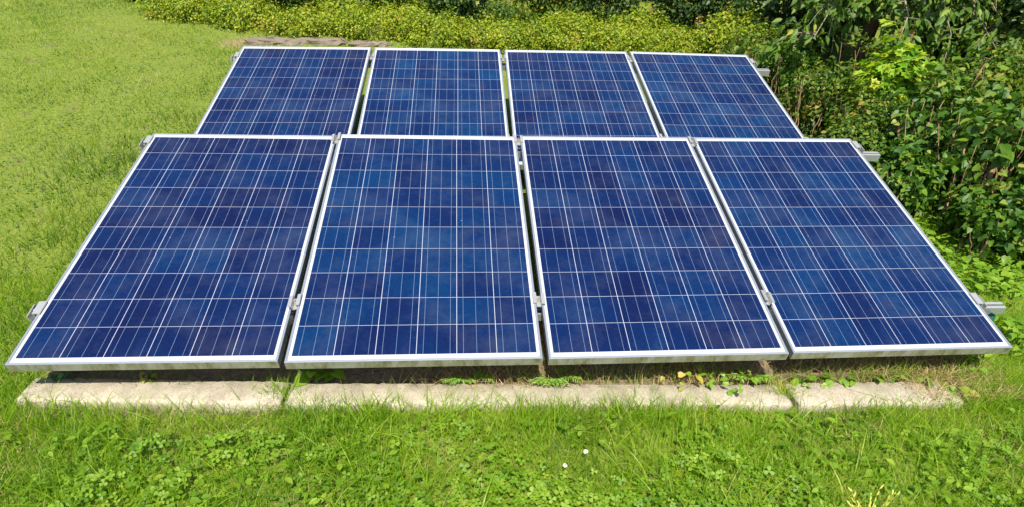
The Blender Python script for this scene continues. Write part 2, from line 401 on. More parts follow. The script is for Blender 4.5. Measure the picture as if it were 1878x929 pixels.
mc.materials.append(M['clamp']); ec.materials.append(M['clamp']); bo.materials.append(M['bolt'])
GAPX = [(POSES[i][0][0] + POSES[i + 1][0][0]) / 2 for i in range(3)]
for row in (0, 1):
    root = empty('mounting_rack'); off = (0, 0, 0) if row == 0 else (0, 1.787, -.2842)
    root.matrix_world = TILT @ Matrix.Translation(off)
    tag(root, ('aluminium rails and green posts carrying the front row of panels', 'aluminium rails and green posts carrying the rear row of panels')[row], 'mounting rack', 'racks under the panels')
    for v in (.315, 1.60 if row == 0 else 1.52):
        x1 = 4.235 if row == 0 else 4.245
        r = link('rail', rail_me(-.045, x1), M['clamp'], root); r.location = (0, v, -.060)
        rme_end = 1
        ps = POSES[row * 4:row * 4 + 4]
        for i in range(3):
            a, b = ps[i], ps[i + 1]
            def topz(p, sx):   # height of the frame's edge here, in rack coordinates
                m_ = Matrix(p[1]); q = Vector((sx * PW / 2, v - .825, 0)); w_ = m_ @ q + Vector(p[0]); return w_ - Vector(off)
            qa, qb = topz(a, 1), topz(b, -1)
            c = bpy.data.objects.new('mid_clamp', mc); COL.objects.link(c); c.parent = root
            c.location = ((qa.x + qb.x) / 2, v, max(qa.z, qb.z)); c.rotation_euler = (0, -math.atan2(qb.z - qa.z, .05) * .6, 0)
            d = bpy.data.objects.new('bolt', bo); COL.objects.link(d); d.parent = c; d.location = (0, 0, 0)
        for sx, p in ((-1, ps[0]), (1, ps[3])):
            m_ = Matrix(p[1]); q = m_ @ Vector((sx * PW / 2, v - .825, 0)) + Vector(p[0]) - Vector(off)
            c = bpy.data.objects.new('end_clamp', ec); COL.objects.link(c); c.parent = root
            c.location = (q.x, v, q.z); c.rotation_euler = (0, 0, 0 if sx > 0 else math.pi)
            d = bpy.data.objects.new('bolt', bo); COL.objects.link(d); d.parent = c; d.location = (.030, 0, -.014)
        for px in (.12, 1.40, 2.72, 4.15):
            top = TILT @ (Vector(off) + Vector((px, v, -.103)))
            g = float(G(px, top.y)) - .15
            m = MB(); a, b_, th = .030, .024, .004   # open channel post
            m.box(-a, a, -b_, -b_ + th, 0, top.z - g); m.box(-a, -a + th, -b_ + th + .0005, b_, 0, top.z - g + .008); m.box(a - th, a, -b_ + th + .0005, b_, 0, top.z - g + .008)
            o = link('post', m.me('post'), M['green'], root)
            o.matrix_parent_inverse = root.matrix_world.inverted(); o.location = (px, top.y - (.03 if v < 1 else 0), g)

# ---------------------------------------------------------------- kerb stones and pavers
def kerb_stone(x0, x1, yb0, yb1, z0, z1, wd, label):
    n = int(60 * (x1 - x0)); prof = [(0, -.16), (0, -.006), (.006, 0), (wd - .020, 0), (wd - .011, -.002), (wd - .004, -.007), (wd - .001, -.014), (wd, -.03), (wd, -.16)]
    L = x1 - x0; V = []; k = len(prof)
    rr = np.random.default_rng(int(x0 * 100) + 500)
    for i in range(n + 1):
        u = i / n; e = min(u, 1 - u) * L; dz = -.006 * max(0, 1 - e / .01)
        sh = max(0, 1 - e / .012) * .006
        for d, z in prof:
            j = rr.normal(0, .0012) + (-.004 * rr.random() if (rr.random() < .10 and wd - .03 < d < wd and z > -.02) else 0)
            V.append((u * L - L / 2, -(d - wd / 2) * (1) + (yb1 - yb0) * (u - .5) + (sh if d > wd * .6 else 0) + j, z + (z1 - z0) * (u - .5) + (dz if z > -.1 else 0) + j))
    F = [(i * k + a, (i + 1) * k + a, (i + 1) * k + a + 1, i * k + a + 1) for i in range(n) for a in range(k - 1)]
    F += [tuple(range(k)), tuple(range((n + 1) * k - 1, n * k - 1, -1))]
    F += [(i * k + k - 1, (i + 1) * k + k - 1, (i + 1) * k, i * k) for i in range(n)]
    me = bpy.data.meshes.new('kerb_stone'); me.from_pydata(V, [], F); me.polygons.foreach_set('use_smooth', [len(f) == 4 for f in F]); me.update()
    o = link('kerb_stone', me, M['kerb']); o.location = ((x0 + x1) / 2, (yb0 + yb1) / 2 - wd / 2, (z0 + z1) / 2)
    tag(o, label, 'kerb stone', 'concrete kerb stones in front of the panels')
kerb_stone(-.02, .985, .155, .105, -.145, -.158, .15, 'pale concrete kerb stone at the left end, stained brown along its lower edge')
kerb_stone(.995, 3.06, .100, .038, -.162, -.186, .14, 'longest pale concrete kerb stone, running across the middle behind grass tufts')
kerb_stone(3.085, 3.82, .048, .045, -.186, -.192, .155, 'shortest pale concrete kerb stone at the right end, below the creeping leaves')
pvx = [-.02, .43, .80, 1.16, 1.50, 1.95, 2.42, 2.86, 3.32, 3.8]
PVL = ['first', 'second', 'third', 'fourth', 'fifth', 'sixth', 'seventh', 'eighth', 'ninth']
for i in range(9):
    x0, x1 = pvx[i] + .006, pvx[i + 1] - .006; wq = (x1 - x0) / 2
    m = MB(); m.extrude_x([(-.17, -.05), (.17, -.05), (.17, -.005), (.165, 0), (-.165, 0), (-.17, -.005)], -wq, wq)
    o = link('paving_slab', m.me('paving_slab'), M['paver'])
    yb = .155 - .035 * (x0 + x1) / 2 if x0 < 3 else .05
    o.location = ((x0 + x1) / 2, max(yb, .03) + .185, -.160 - .012 * (x0 + x1) / 2); o.rotation_euler = (R(6), R(.7 + random.uniform(-.8, .8)), R(random.uniform(-1, 1)))
    tag(o, 'brown paving slab in the shade behind the kerb, %s from the left' % PVL[i], 'paving slab', 'paving slabs under the front panels')

# ---------------------------------------------------------------- leaf machinery
def rot_from(normal, heading):
    """columns: x = width, y = along the leaf, z = normal"""
    n = normal / np.linalg.norm(normal, axis=1, keepdims=True)
    y = heading - n * np.sum(heading * n, 1, keepdims=True); y /= np.linalg.norm(y, axis=1, keepdims=True) + 1e-9
    x = np.cross(y, n); return np.stack([x, y, n], -1)
def spread(T, TF, P, Rm, S, tint):
    T = np.asarray(T, float); TF = [np.asarray(f) for f in TF] if isinstance(TF, list) else [np.asarray(TF)]
    N = len(P); V = np.einsum('nij,kj->nki', Rm, T) * S[:, None, None] + P[:, None, :]
    n = len(T); F = [(f[None] + (np.arange(N) * n)[:, None, None]).reshape(-1, f.shape[1]) for f in TF]
    return V.reshape(-1, 3), F, np.repeat(tint, n)
def join(parts):
    V = []; FF = {}; tt = []; o = 0
    for v, fs, t_ in parts:
        V.append(v); tt.append(t_)
        for f in fs: FF.setdefault(f.shape[1], []).append(f + o)
        o += len(v)
    return np.concatenate(V), [np.concatenate(f) for f in FF.values()], np.concatenate(tt)
# leaf shapes, length 1 along +y, folded along the rib
L_DIAM = ([(0, 0, 0), (.32, .45, .07), (0, 1, -.08), (-.32, .45, .07)], [np.array([(0, 1, 2), (0, 2, 3)])])
L_OVAL = ([(0, 0, 0), (.24, .25, .06), (.27, .6, .07), (0, 1, -.10), (-.27, .6, .07), (-.24, .25, .06), (0, .5, 0)], [(0, 1, 2, 6), (6, 2, 3, 3), (0, 6, 4, 5), (6, 3, 4, 4)])
L_OVAL = (L_OVAL[0], [np.array([(0, 1, 2, 6), (0, 6, 4, 5)]), np.array([(6, 2, 3), (6, 3, 4)])])
L_HEART = ([(0, 0, 0), (.22, -.10, .04), (.42, .12, .07), (.40, .42, .06), (.18, .76, .0), (0, 1.02, -.12), (-.18, .76, .0), (-.40, .42, .06), (-.42, .12, .07), (-.22, -.10, .04), (0, .5, -.01)],
           [np.array([(0, 1, 2, 3), (0, 3, 4, 10), (0, 10, 6, 7), (0, 7, 8, 9)]), np.array([(10, 4, 5), (10, 5, 6)])])
_mp = [(0, 0), (.12, .12), (.5, -.02), (.42, .2), (.62, .42), (.36, .46), (.34, .72), (.16, .66), (0, 1.05)]
_mv = [(x, y, .05 * abs(x)) for x, y in _mp] + [(-x, y, .05 * abs(x)) for x, y in _mp[1:-1]] + [(0, .4, 0)]
L_MAPLE = (_mv, np.array([(16, i, i + 1) for i in range(0, 8)] + [(16, 0, 9)] + [(16, i, i + 1) for i in range(9, 15)] + [(16, 15, 8)]))
L_CHERRY = ([(0, 0, 0), (.17, .22, .05), (.20, .55, .05), (0, 1, -.14), (-.20, .55, .05), (-.17, .22, .05), (0, .5, -.01)], [np.array([(0, 1, 2, 6), (0, 6, 4, 5)]), np.array([(6, 2, 3), (6, 3, 4)])])
L_LANCE = ([(0, 0, 0), (.13, .3, .03), (.12, .65, .0), (0, 1, -.16), (-.12, .65, .0), (-.13, .3, .03), (0, .5, -.03)], [np.array([(0, 1, 2, 6), (0, 6, 4, 5)]), np.array([(6, 2, 3), (6, 3, 4)])])

def unit(n):
    a = rng.normal(size=(n, 3)); return a / np.linalg.norm(a, axis=1, keepdims=True)
def foliage(P, out, leaf, size, jitter=.7, up=.5, droop=.3, tint=None, sv=.45):
    """leaves at P, faces turned to out + up with jitter"""
    N = len(P); n = out * .7 + np.array([0, 0, up]) + unit(N) * jitter
    h = unit(N) * .8 + out * .6 + np.array([0, 0, -droop])
    S = size * (1 + rng.uniform(-sv, sv, N))
    if tint is None: tint = np.clip(rng.beta(2, 2, N), 0, 1)
    return spread(leaf[0], leaf[1], P, rot_from(n, h), S, tint)

def crown_points(c, rad, nclump, per, csize, shell=.55, zmin=None):
    """clumped points in an ellipsoid; returns points, outward directions, clump number"""
    d = unit(nclump); r = rng.uniform(shell, 1.0, nclump) ** .8
    cc = d * r[:, None] * np.array(rad) * (1 + rng.normal(0, .10, nclump))[:, None]
    k = np.repeat(np.arange(nclump), per)
    off = rng.normal(size=(len(k), 3)) * csize * rng.uniform(.6, 1.3, nclump)[k][:, None]
    P = cc[k] + off; out = P / (np.linalg.norm(P, axis=1, keepdims=True) + 1e-6) * .5 + off / (np.linalg.norm(off, axis=1, keepdims=True) + 1e-6) * .7
    P = P + np.array(c)
    if zmin is not None:
        ok = P[:, 2] > G(P[:, 0], P[:, 1]) + zmin; P, out, k = P[ok], out[ok], k[ok]
    return P, out, k

def branchy(m, base, tips, r0, sag=.05, n=5, r1=.15):
    for tpt in tips:
        b = Vector(base); e = Vector(tpt); pts = []
        for i in range(n + 1):
            u = i / n; q = b.lerp(e, u); q += Vector((random.gauss(0, 1), random.gauss(0, 1), random.gauss(0, .4))) * sag * math.sin(math.pi * u) * (e - b).length
            pts.append(q)
        m.tube(pts, [r0 * (1 - (1 - r1) * i / n) for i in range(n + 1)], 5)

def shrub(name, label, cat, group, c, rad, nclump, per, csize, leaf, size, mat, stem=None, nstem=9, r0=.008, trunkname='stem', zmin=.01, shell=.55, up=.5, droop=.3, jit=.7, tb=(2, 2), crown_name='foliage'):
    gz = float(G(c[0], c[1])); base = Vector((c[0], c[1], gz))
    P, out, k = crown_points(c, rad, nclump, per, csize, shell, zmin)
    ct = rng.normal(0, .17, nclump)
    tint = np.clip(rng.beta(*tb, len(P)) + ct[k], 0, 1)
    v, f, t_ = foliage(P, out, leaf, size, jit, up, droop, tint)
    root = empty(name, base); tag(root, label, cat, group)
    o = link(crown_name, mesh(crown_name, v - np.array(base), f, t_), mat, root)
    if stem is not None:
        m = MB()
        for i in range(nstem):
            a = random.uniform(0, 2 * math.pi); q = random.uniform(.1, .8)
            b = (random.gauss(0, rad[0] * .28), random.gauss(0, rad[1] * .28), -.02)
            if nstem > 30 and i in (1, 6):     # thick old stems
                b = (-rad[0] * (.45 if i == 1 else .75), -rad[1] * (.5 if i == 1 else .1), -.02); branchy(m, b, [(b[0] + .05, b[1] + .1, rad[2] * 1.3)], .020, .03, 7, .6); continue
            if nstem > 20 and i % 5 < 2:      # hedge: bare upright shoots on the open side
                b = (-rad[0] * random.uniform(.3, .95), random.uniform(-.9, .4) * rad[1], -.02)
                branchy(m, b, [(b[0] + random.gauss(.02, .09), b[1] + random.gauss(0, .06), rad[2] * random.uniform(.8, 1.8))], r0 * random.uniform(.35, 1.0), .018, 7, .3); continue
            dd = crown_points((0, 0, c[2] - gz), [r_ * .85 for r_ in rad], 1, 1, .01, .5)[0][0]
            e = (b[0] * .5 + dd[0] * .8, b[1] * .5 + dd[1] * .8, abs(dd[2]) * .6 + (c[2] - gz) * .5 + .05)
            branchy(m, b, [e], r0 * random.uniform(.5, 1.3), .05, 5)
        link(trunkname, m.me(trunkname, True), stem, root)
    return root

# ---------------------------------------------------------------- grass
FOOT = []  # footprint tests
def under(x, y):
    return (x > -.02) & (x < 4.06) & (y > .13) & (y < 1.5)
def inkerb(x, y):
    return (x > -.02) & (x < 3.86) & (y < .155 - .03 * x) & (y > np.maximum(0 - .032 * x, -.10))
def blades(P, h, wd, lean, tint, segs=3, curl=.5):
    N = len(P); a = rng.uniform(0, 2 * np.pi, N); b = rng.uniform(0, 2 * np.pi, N)
    side = np.stack([np.cos(a), np.sin(a), np.zeros(N)], -1); dirn = np.stack([np.cos(b), np.sin(b), np.zeros(N)], -1)
    rows = []
    for i in range(segs):
        u = i / segs; c = P + np.array([0, 0, 1.]) * (h * (u - curl * .35 * u * u * lean))[:, None] + dirn * (h * lean * u ** 1.7)[:, None]
        ww = wd * (1 - u ** 1.6) * .5
        rows += [c - side * ww[:, None], c + side * ww[:, None]]
    u = 1; tip = P + np.array([0, 0, 1.]) * (h * (1 - curl * .35 * lean))[:, None] + dirn * (h * lean)[:, None]
    V = np.stack(rows + [tip], 1); n = 2 * segs + 1
    f4 = np.array([(2 * i, 2 * i + 1, 2 * i + 3, 2 * i + 2) for i in range(segs - 1)]); f3 = np.array([(2 * segs - 2, 2 * segs - 1, 2 * segs)])
    o = (np.arange(N) * n)[:, None, None]
    F = [(f3[None] + o).reshape(-1, 3)]
    if segs > 1: F.insert(0, (f4[None] + o).reshape(-1, 4))
    return V.reshape(-1, 3), F, np.repeat(tint, n)
def field(x, y, s, seed):
    """smooth pseudo noise -1..1"""
    r_ = np.random.default_rng(seed); out = 0
    for k in range(7):
        a = r_.uniform(0, 2 * np.pi); f = s * r_.uniform(.5, 2.2); out = out + np.sin((x * np.cos(a) + y * np.sin(a)) * f * 6.28 + r_.uniform(0, 6.28))
    return out / 3.2
def pts(n, x0, x1, y0, y1, keep=None):
    x = rng.uniform(x0, x1, n); y = rng.uniform(y0, y1, n)
    if keep is not None: k = keep(x, y); x, y = x[k], y[k]
    return x, y
def P3(x, y, dz=0): return np.stack([x, y, G(x, y) + dz], -1)

# line of the hedges: lawn ends here
def hedge_x(y):   # right border of the lawn
    return np.interp(y, [-2, .4, .9, 1.6, 2.4, 3.2, 4.2, 5.4], [7.5, 5.55, 4.9, 4.55, 4.42, 4.35, 4.3, 4.3])
def back_y(x):    # rear border of the lawn
    return np.interp(x, [-9, -4.5, -2.6, -1.6, -.85, 0, 5], [13, 9.3, 7.35, 6.1, 5.45, 5.3, 5.3])

# 1 mown lawn, left and behind
def keepL(x, y): return (x < hedge_x(y)) & (y < back_y(x)) & ~under(x, y) & ~((x > 3.99) & (y < 1.9))
x, y = pts(360000, -7.5, 4.6, .1, 9.6, lambda x, y: keepL(x, y) & ((x < .6) | (rng.random(len(x)) < .45)) & (np.exp(field(x, y, 2.2, 5) * .55) * .62 > rng.random(len(x))))
mow = np.clip(.45 + .26 * field(x, y, .35, 1) + .17 * field(x, y, 1.6, 2) + .12 * field(x, y, 5, 4) + rng.normal(0, .2, len(x)), 0, 1)
near = sstep(-1.2, -.15, x) * sstep(3.8, 2.2, y)      # rougher strip beside the front row
h = (.020 + .018 * rng.random(len(x))) * (1 + .35 * field(x, y, .9, 3) + .2 * field(x, y, 4, 6)) * (1 + 2.0 * near); mow = mow - near * .30
lawn = [blades(P3(x, y, -.004), h, np.full(len(x), .0042) * (1 + .02 * y), rng.uniform(.2, 1.1, len(x)), mow, 2)]
x, y = pts(26000, -6.5, -.0, .0, 8.6, keepL)
kk = field(x, y, 1.3, 8) + rng.normal(0, .3, len(x)) > .2; x, y = x[kk], y[kk]
lv = foliage(P3(x, y, .02), np.tile([0, 0, 1.], (len(x), 1)), L_DIAM, .022, .5, .6, 0, np.clip(rng.normal(.25, .15, len(x)), 0, .6)); lawn.append(lv)
x, y = pts(30000, -6.5, .0, .0, 8.6, lambda x, y: keepL(x, y) & (field(x, y, .8, 91) + rng.normal(0, .35, len(x)) > .45))   # dead blades in dry patches
lawn.append(blades(P3(x, y, .004), rng.uniform(.02, .045, len(x)), np.full(len(x), .0045), rng.uniform(.8, 2., len(x)), rng.uniform(.85, 1, len(x)), 2))
v, f, t_ = join(lawn)
tag(link('lawn_grass', mesh('lawn_grass', v, f, t_), M['lawn']), 'short mown yellow-green lawn left of and behind the panels', 'grass', kind='stuff')

# 2 rough meadow grass in front and at the right
def keepM(x, y): return (~inkerb(x, y)) & ~under(x, y) & (((y < .1) & (x > -1.3)) | ((x > 3.99) & (x < hedge_x(y) + .25) & (y < 2.2)) | ((x < .0) & (y < .9)))
x, y = pts(460000, -1.6, 5.9, -1.45, 2.2, lambda x, y: keepM(x, y) & (np.exp(field(x, y, 1.6, 11) * .45) * .6 > rng.random(len(x))))
edge = sstep(-.35, -.10, y) * (y < .2) * (x < 4)
h = np.clip(rng.gamma(5, .0118, len(x)) * (1 + .35 * field(x, y, 1.1, 12)) * (1 + .55 * edge), .012, .15)
tt = np.clip(.45 + .16 * field(x, y, .9, 13) + rng.normal(0, .2, len(x)), 0, 1)
mead = [blades(P3(x, y, -.006), h, rng.uniform(.0018, .0042, len(x)), rng.uniform(.15, 1.0, len(x)), tt, 3)]
x, y = pts(9000, -1.2, 5.2, -1.3, .05, lambda x, y: keepM(x, y) & (field(x, y, 1.3, 15) + rng.normal(0, .5, len(x)) > .1))   # long arching blades
mead.append(blades(P3(x, y, -.004), rng.uniform(.06, .17, len(x)), rng.uniform(.0025, .0065, len(x)), rng.uniform(.4, 1.6, len(x)), np.clip(rng.normal(.6, .17, len(x)), 0, 1), 6, .9))
v, f, t_ = join(mead)
tag(link('meadow_grass', mesh('meadow_grass', v, f, t_), M['grass']), 'longer bright green grass in front of the kerb', 'grass', kind='stuff')

# 3 clover and small broad leaves among the grass
x, y = pts(33000, -1.5, 5.6, -1.45, .15, lambda x, y: keepM(x, y) & (y < -.20 + .06 * field(x, y, 1, 31)) & (field(x, y, 1.0, 21) + sstep(-.2, -.7, y) * .9 - .25 > rng.random(len(x)) * .9 - .3))
zc = rng.uniform(.012, .05, len(x)) * (1 + .5 * field(x, y, 2.4, 78)); C0 = P3(x, y) + np.stack([x * 0, y * 0, zc], -1)
n_ = np.tile([0, -.15, 1.], (len(x), 1)) + unit(len(x)) * .55; a0 = rng.uniform(0, 6.28, len(x)); sz = rng.uniform(.010, .020, len(x)); tc = np.clip(.5 + .16 * field(x, y, 1.4, 77) + rng.normal(0, .2, len(x)), 0, 1)
L_CLOV = ([(0, 0, 0), (.30, .35, .06), (.42, .75, .07), (.2, 1.02, .03), (0, .93, 0), (-.2, 1.02, .03), (-.42, .75, .07), (-.30, .35, .06)], np.array([(0, 1, 2, 4), (0, 4, 6, 7), (2, 3, 4, 4), (4, 5, 6, 6)][:2]))
L_CLOV = (L_CLOV[0], [np.array([(0, 1, 2, 4), (0, 4, 6, 7)]), np.array([(2, 3, 4), (4, 5, 6)])])
cl = []
for q in range(3):
    a = a0 + q * 2.094; hd = np.stack([np.cos(a), np.sin(a), np.full(len(a), -.05)], -1)
    cl.append(spread(L_CLOV[0], L_CLOV[1], C0, rot_from(n_, hd), sz, tc))
x2, y2 = pts(9000, -1.5, 5.6, -1.45, .15, lambda x, y: keepM(x, y) & (y < -.14) & (field(x, y, 1.5, 25) > .15))
cl.append(foliage(P3(x2, y2, .02) + np.stack([x2 * 0, x2 * 0, rng.uniform(0, .045, len(x2))], -1), np.tile([0, 0, 1.], (len(x2), 1)), L_OVAL, .030, .6, .6, 0))
x3, y3 = pts(420, -1.5, 5.6, -1.4, -.1, lambda x, y: keepM(x, y))     # rosettes of long leaves

k3 = rng.integers(5, 9, len(x3)); x3, y3 = np.repeat(x3, k3), np.repeat(y3, k3); a3 = rng.uniform(0, 6.28, len(x3))
h3 = np.stack([np.cos(a3), np.sin(a3), rng.uniform(.2, .9, len(x3))], -1)
cl.append(spread(L_LANCE[0], L_LANCE[1], P3(x3, y3, .01), rot_from(np.tile([0, 0, 1.], (len(x3), 1)) + unit(len(x3)) * .2, h3), rng.uniform(.035, .075, len(x3)), rng.uniform(.1, .8, len(x3))))
v, f, t_ = join(cl)
tag(link('clover_cover', mesh('clover_cover', v, f, t_), M['clover']), 'clover and small round leaves covering the grass in the foreground', 'clover', kind='stuff')

# 4 dry grass under and at the front edge of the panels
def dryk(x, y): return np.clip(np.exp(-((x - 1.95) / .33) ** 2) + np.exp(-((x - 2.72) / .22) ** 2) * .8 + np.exp(-((x - 3.65) / .42) ** 2) + .15 * (x > 3) , 0, 1) > rng.random(len(x))
x, y = pts(9000, 1.3, 4.1, .03, .55, dryk)
zt = np.maximum(G(x, y), -.165 - .012 * x)
P = np.stack([x, y, zt], -1)
s1 = blades(P, rng.uniform(.03, .11, len(x)), rng.uniform(.002, .004, len(x)), rng.uniform(.3, 1.8, len(x)), np.clip(rng.beta(2, 1.6, len(x)), 0, .97), 3)
x, y = pts(900, 3.62, 4.12, -.10, .12); P = np.stack([x, y, np.full(len(x), -.19) - .02 * rng.random(len(x))], -1)
s2 = blades(P, rng.uniform(.02, .07, len(x)), rng.uniform(.002, .004, len(x)), rng.uniform(.8, 2, len(x)), np.clip(rng.beta(2.5, 1.4, len(x)), 0, .95), 3)
x, y = pts(14000, -1.2, 5, -1.3, -.05, lambda x, y: field(x, y, .9, 41) + rng.normal(0, .3, len(x)) > .25)
s3 = blades(P3(x, y, .0), rng.uniform(.03, .09, len(x)), rng.uniform(.0015, .003, len(x)), rng.uniform(.5, 1.8, len(x)), rng.uniform(.3, .95, len(x)), 2)
v, f, t_ = join([s1, s2, s3])
tag(link('dry_grass', mesh('dry_grass', v, f, t_), M['straw']), 'dry straw-coloured grass at the shaded edge under the front panels', 'dry grass', kind='stuff')

# grass tufts rising in front of the kerb
def tuft(x, y, n, hh, spreadr, label, mat='grass', wd=.004, lean=(.2, .9), tn=(.45, .18), z=None, group='grass tufts against the kerb'):
    px = rng.normal(0, spreadr, n); py = rng.normal(0, spreadr * .6, n)
    z0 = float(G(x, y)) if z is None else z
    P = np.stack([px, py, np.zeros(n)], -1)
    v, f, t_ = blades(P, rng.uniform(.45, 1, n) * hh, rng.uniform(.5, 1, n) * wd, rng.uniform(*lean, n), np.clip(rng.normal(*tn, n), 0, 1), 5, .8)
    o = link('grass_tuft', mesh('grass_tuft', v, f, t_), M[mat]); o.location = (x, y, z0 - .004); tag(o, label, 'grass tuft', group)
tuft(.965, .03, 130, .15, .035, 'dense grass tuft growing in the joint between the first two kerb stones')
tuft(.72, -.13, 60, .15, .05, 'tall grass tuft before the right half of the leftmost kerb stone')
tuft(1.36, -.12, 80, .16, .05, 'broad-bladed grass tuft before the left end of the long kerb stone', wd=.009)
tuft(1.62, -.13, 60, .15, .06, 'wide arching grass tuft before the left third of the long kerb stone', wd=.008, lean=(.6, 1.4))
tuft(2.02, -.12, 90, .12, .06, 'fine grass tuft before the middle of the long kerb stone')
tuft(2.38, -.14, 50, .15, .05, 'leaning grass tuft before the right third of the long kerb stone', wd=.007, lean=(.6, 1.5))
tuft(3.06, -.02, 150, .13, .035, 'part-dry grass tuft filling the gap between the long and the last kerb stones', tn=(.7, .25))
tuft(.16, -.12, 100, .11, .08, 'low grass tuft before the left end of the first kerb stone')
tuft(4.12, .03, 170, .15, .08, 'tall grass tuft at the right end of the kerb', tn=(.5, .2))
tuft(-.16, .02, 190, .15, .09, 'tall grass tuft at the left end of the kerb')

# ---------------------------------------------------------------- weeds near the kerb
def weed(x, y, z, n, r, leaf, size, mat, label, name='weed', cat='weed', hz=.04, group=None, up=.8, stem=True):
    a = rng.uniform(0, 6.28, n); q = np.sqrt(rng.random(n)) * r
    P = np.stack([q * np.cos(a), q * np.sin(a), rng.uniform(.3, 1, n) * hz], -1)
    out = np.stack([np.cos(a), np.sin(a), np.full(n, .2)], -1)
    v, f, t_ = foliage(P, out * .6, leaf, size, .35, up, .1)
    root = empty(name, (x, y, z)); tag(root, label, cat, group)
    link('leaves', mesh('leaves', v, f, t_), M[mat], root)
    for i in range(min(n, 6)):
        m = MB(); m.tube([(0, 0, -.01), tuple(P[i] * [.5, .5, .6]), tuple(P[i])], [.0018, .0014, .001], 4)
        link('stem', m.me('stem', True), M['weed'], root)
weed(1.04, .15, -.17, 11, .055, L_HEART, .05, 'weed', 'broad heart-leaved weed at the joint of the first and second kerb stones', hz=.05)
weed(1.15, .15, -.17, 5, .03, L_HEART, .05, 'weed', 'small heart-leaved weed just right of the joint of the first kerb stones', hz=.04)
weed(.42, .14, -.155, 30, .04, L_DIAM, .018, 'yellowing', 'small yellow-green feathery weed above the leftmost kerb stone', hz=.03)
weed(.10, .20, -.15, 50, .07, L_DIAM, .03, 'ivy', 'dark low weed under the left corner of the front row', hz=.05)
weed(2.62, .10, -.185, 22, .11, L_HEART, .03, 'yellowing', 'yellowing creeping weed above the right part of the long kerb stone', hz=.06)
weed(2.83, .08, -.185, 40, .13, L_OVAL, .03, 'weed', 'green leafy weed above the right end of the long kerb stone', hz=.06)
for q, (xx, n_l) in enumerate(((3.16, 9), (3.27, 9), (3.37, 7), (3.5, 6), (3.62, 6), (3.72, 6))):
    weed(xx, .045, -.184, n_l, .05, L_HEART, .03, 'weed', 'creeping round-leaved weed on the rightmost kerb stone, %s from its left end' % ('first', 'second', 'third', 'fourth', 'fifth', 'sixth')[q], hz=.02, group='creeping weeds on the last kerb stone')
weed(3.82, -.02, -.187, 6, .03, L_HEART, .035, 'weed', 'small round-leaved weed lying on the straw at the kerb end', hz=.015)
weed(3.87, -.06, -.187, 4, .025, L_HEART, .03, 'yellowing', 'tiny browning weed at the right end of the kerb', hz=.012)
weed(4.0, .12, -.18, 10, .05, L_HEART, .03, 'weed', 'round-leaved weed at the foot of the green corner post', hz=.05)
# yarrow: feathery fronds
def frond_plant(x, y, z, nf, L, label):
    root = empty('yarrow_plant', (x, y, z)); tag(root, label, 'weed', 'feathery yarrow plants behind the kerb'); P = []; H = []; m = MB()
    for i in range(nf):
        a = random.uniform(-math.pi, 0) if i % 3 else random.uniform(0, 6.28); l = L * random.uniform(.6, 1)
        q = []
        for k in range(12):
            u = k / 11; c = np.array([math.cos(a) * l * u, math.sin(a) * l * u * .45, l * (.65 * u - .45 * u * u) + .01]); q.append(tuple(c))
            if k:
                for s_ in (-1, 1): P.append(c); H.append((math.cos(a) + s_ * -math.sin(a) * 1.3, math.sin(a) + s_ * math.cos(a) * 1.3, .15))
        m.tube(q, .0014, 4)
    P = np.array(P); H = np.array(H); n_ = np.tile([0, -.4, 1.], (len(P), 1)) + unit(len(P)) * .3
    v, f, t_ = spread(L_LANCE[0], L_LANCE[1], P, rot_from(n_, H), rng.uniform(.014, .024, len(P)), rng.random(len(P)))
    link('leaves', mesh('leaves', v, f, t_), M['weed'], root); link('stem', m.me('stem', True), M['weed'], root)
frond_plant(1.72, .10, -.18, 9, .15, 'feathery green yarrow plant left of the dry grass under the second panel')
frond_plant(2.08, .09, -.185, 12, .17, 'large feathery yarrow plant below the gap of the middle panels')
frond_plant(2.95, .08, -.19, 8, .12, 'small feathery yarrow plant near the gap before the last kerb stone')
# pale yellow stems at the bottom edge
def yellow_plant(x, y):
    z = float(G(x, y)); root = empty('yellow_stem_plant', (x, y, z)); tag(root, 'pale yellow many-stemmed plant at the bottom of the view', 'plant')
    m = MB(); P = []; H = []
    for i in range(13):
        a = math.pi * .5 + random.gauss(.25, .6); L = random.uniform(.08, .16); q = []
        for k in range(7):
            u = k / 6; c = (math.cos(a) * L * u * .8 + random.gauss(0, .001), -.02 + math.sin(a) * L * u * .35, L * .8 * u); q.append(c)
            if k > 1: P.append(c); H.append((math.cos(a) * 1 + random.gauss(0, .3), math.sin(a) * .4, .9))
        m.tube(q, [.0018 * (1 - .7 * k / 6) for k in range(7)], 4)
    P = np.array(P); H = np.array(H); v, f, t_ = spread(L_LANCE[0], L_LANCE[1], P, rot_from(np.tile([0, -1, .5], (len(P), 1)) + unit(len(P)) * .2, H), rng.uniform(.012, .026, len(P)), rng.random(len(P)))
    a = m.me('stem', True); av = a.attributes.new('tint', 'FLOAT', 'POINT')
    link('stem', a, M['yellowstem'], root); link('leaves', mesh('leaves', v, f, t_), M['yellowstem'], root)
yellow_plant(3.05, -.665)
